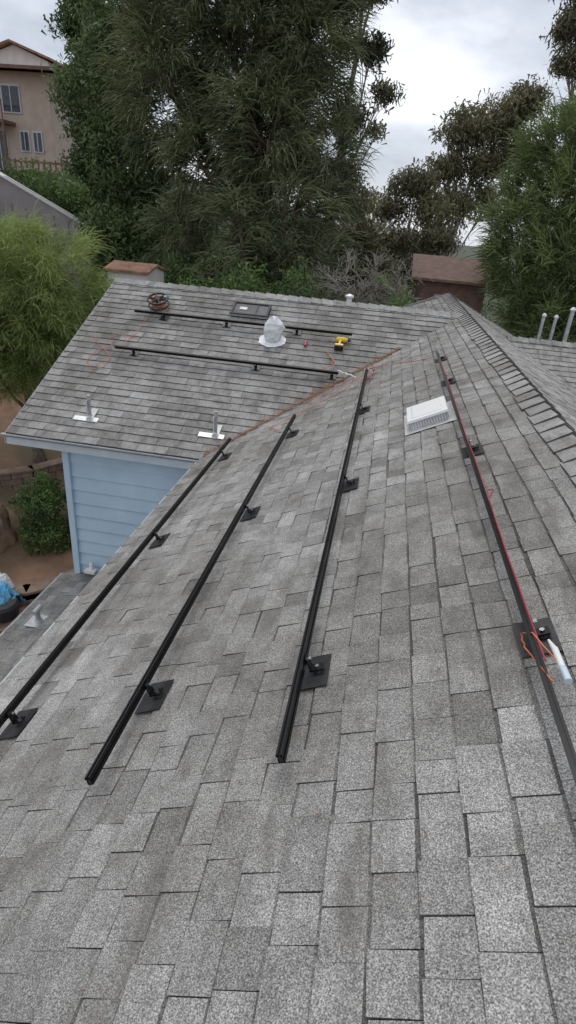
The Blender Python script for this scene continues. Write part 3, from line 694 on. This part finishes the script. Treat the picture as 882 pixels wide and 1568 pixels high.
lob=[(-8.9,13.2,-1.7,1.4,1.3,1.25),(-7.7,13.2,-1.8,1.15,1.1,1.1),(-9.6,12.8,-2.9,1.5,1.2,1.3),(-8.0,12.9,-2.7,1.2,1.1,1.1),(-10.4,13.4,-1.6,1.5,1.3,1.2),(-9.2,12.8,-3.7,1.0,.9,.8)]
skeleton("trunk",(-8.9,13.6,T(-8.9,13.6)-.2),(-8.9,13.4,-1.8),.16,lob,M_bark,e,10,.2)
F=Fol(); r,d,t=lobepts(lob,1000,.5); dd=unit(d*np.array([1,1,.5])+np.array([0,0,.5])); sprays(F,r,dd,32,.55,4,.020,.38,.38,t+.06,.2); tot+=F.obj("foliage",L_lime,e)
e=empty("bare_tree"); b=MB()
def br(p,d,l,r,dep):
    q=p+d*l; m_=p.lerp(q,.5)+Vector((random.uniform(-.06,.06)*l*2,random.uniform(-.06,.06)*l*2,.05*l))
    b.tube([p,m_,q],[r,r*.8,r*.6],M_twig,4,cap=False)
    if dep==0: return
    for _ in range(random.choice((2,3,4))):
        nd=(d+Vector((random.gauss(0,.55),random.gauss(0,.55),random.gauss(.0,.4)))).normalized()
        br(p.lerp(q,random.uniform(.55,1)),nd,l*random.uniform(.6,.85),max(.009,r*.58),dep-1)
for x in (-.9,-.4,.2): br(Vector((x,17.8,-4.5)),Vector((random.uniform(-.25,.05),0,1)).normalized(),1.4,.07,6)
b.obj("branches",e)
F=Fol(); r,d,t=lobepts([(-.3,18.0,-1.8,1.4,.9,1.0)],90,.1); leaves(F,r,18,.16,.08,t,.1); F.obj("foliage",L_euc,e)
e=empty("round_bush"); F=Fol()
lob=[(-7.35,11.2,-6.7,.62,.6,.75),(-7.2,11.0,-7.2,.6,.55,.5),(-7.5,11.4,-6.3,.45,.45,.45)]
skeleton("stems",(-7.35,11.2,-7.7),(-7.35,11.2,-6.6),.05,lob,M_bark,e,8)
r,d,t=lobepts(lob,420,.75); leaves(F,r,30,.07,.07,t,.15); tot+=F.obj("foliage",L_ivy,e)
e=empty("ivy_undergrowth"); F=Fol(); lob=[]
for k in range(26):
    x=-8+k*.42; y=15.6+random.uniform(-.6,1.5)
    if x>1.0: continue
    if x<-6.2 : y=18.5
    lob.append((x,y,random.uniform(-3.5,-2.2)+(.35 if x<-2.5 else -.1),.8,.8,random.uniform(.6,1.0)))
r,d,t=lobepts(lob,1100,.4); leaves(F,r,34,.15,.11,t,.18); tot+=F.obj("foliage",L_ivy,e)
skeleton("stems",(-4,16,-7.5),(-3.6,16,-3.5),.06,lob[6:12],M_bark,e,4)
e=empty("hillside_shrubs"); F=Fol(); lob=[]
for k in range(34):
    x=random.uniform(-16,-8.5); y=random.uniform(23,28); lob.append((x,y,T(x,y)+random.uniform(.4,1.5)+max(0,(-11-x))*.2,1.2,1.1,1.0))
for k in range(10):
    x=-15.5+k*.5; lob.append((x,24,.25+.1*random.random()-(x+13)*.22,.7,.7,.6))
for k in range(20):
    x=random.uniform(-14,-8); y=random.uniform(16.5,20); lob.append((x,y,T(x,y)+.4,.8,.8,.6))
r,d,t=lobepts(lob,1500,.3); leaves(F,r,34,.26,.15,t,.18); tot+=F.obj("foliage",L_ivy,e)
e=empty("background_trees"); F=Fol(); lob=[]
for k in range(70):
    x=random.uniform(-14,26); y=random.uniform(26,60); h=random.uniform(-6,-2.2) if x>-2 else random.uniform(-5,1.5)
    lob.append((x,y,h*(y/35)**.5,2.3,2.0,1.9))
for k in range(60):
    x=random.uniform(-9,14); y=random.uniform(19.5,25); h=random.uniform(-5.5,-3.0)
    if -.5<x<4.5 and y<23: continue
    lob.append((x,y,h,1.6,1.2,1.4))
for k in range(14):
    lob.append((random.uniform(-9,-3),26,random.uniform(-3,1.5),1.6,1.2,1.5))
for k in range(46):
    a=k/45; x=-60+a*150; y=random.uniform(75,150); lob.append((x,y,random.uniform(-14,-6)+max(0,-x)*.12,8,6,5))
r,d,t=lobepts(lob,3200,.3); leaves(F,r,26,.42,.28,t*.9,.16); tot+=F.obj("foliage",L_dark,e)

# ---------------------------------------------------------------- world
w=bpy.data.worlds.new("World"); sc.world=w; w.use_nodes=True; nt=w.node_tree; nt.nodes.clear(); L=nt.links.new
el=math.radians(60); az=math.radians(-20)
sky=nn(nt,'ShaderNodeTexSky'); sky.sky_type='NISHITA'; sky.sun_disc=False; sky.sun_elevation=el; sky.sun_rotation=az
b1=nn(nt,'ShaderNodeBackground'); b1.inputs['Strength'].default_value=.12; L(sky.outputs[0],b1.inputs['Color'])
tc=nn(nt,'ShaderNodeTexCoord'); mp=nn(nt,'ShaderNodeMapping'); mp.inputs['Scale'].default_value=(1,1,2.6); L(tc.outputs['Generated'],mp.inputs['Vector'])
no=nn(nt,'ShaderNodeTexNoise'); no.inputs['Scale'].default_value=3.2; no.inputs['Detail'].default_value=5; no.inputs['Roughness'].default_value=.52; L(mp.outputs[0],no.inputs['Vector'])
r=nn(nt,'ShaderNodeValToRGB'); els=r.color_ramp.elements
els[0].position=.35; els[0].color=(.37,.405,.46,1); els[1].position=.62; els[1].color=(.82,.84,.88,1)
x=els.new(.48); x.color=(.55,.58,.64,1); L(no.outputs['Fac'],r.inputs['Fac'])
b2=nn(nt,'ShaderNodeBackground'); b2.inputs['Strength'].default_value=1.38; L(r.outputs['Color'],b2.inputs['Color'])
mx=nn(nt,'ShaderNodeMixShader'); mx.inputs[0].default_value=.88; L(b1.outputs[0],mx.inputs[1]); L(b2.outputs[0],mx.inputs[2])
out=nn(nt,'ShaderNodeOutputWorld'); L(mx.outputs[0],out.inputs['Surface'])
sl=bpy.data.lights.new("sun",'SUN'); sl.energy=1.35; sl.angle=math.radians(35); sl.color=(1,.96,.9)
so=bpy.data.objects.new("sun",sl); col.objects.link(so)
dv=Vector((math.sin(az)*math.cos(el),math.cos(az)*math.cos(el),math.sin(el)))
so.rotation_euler=dv.to_track_quat('Z','Y').to_euler()
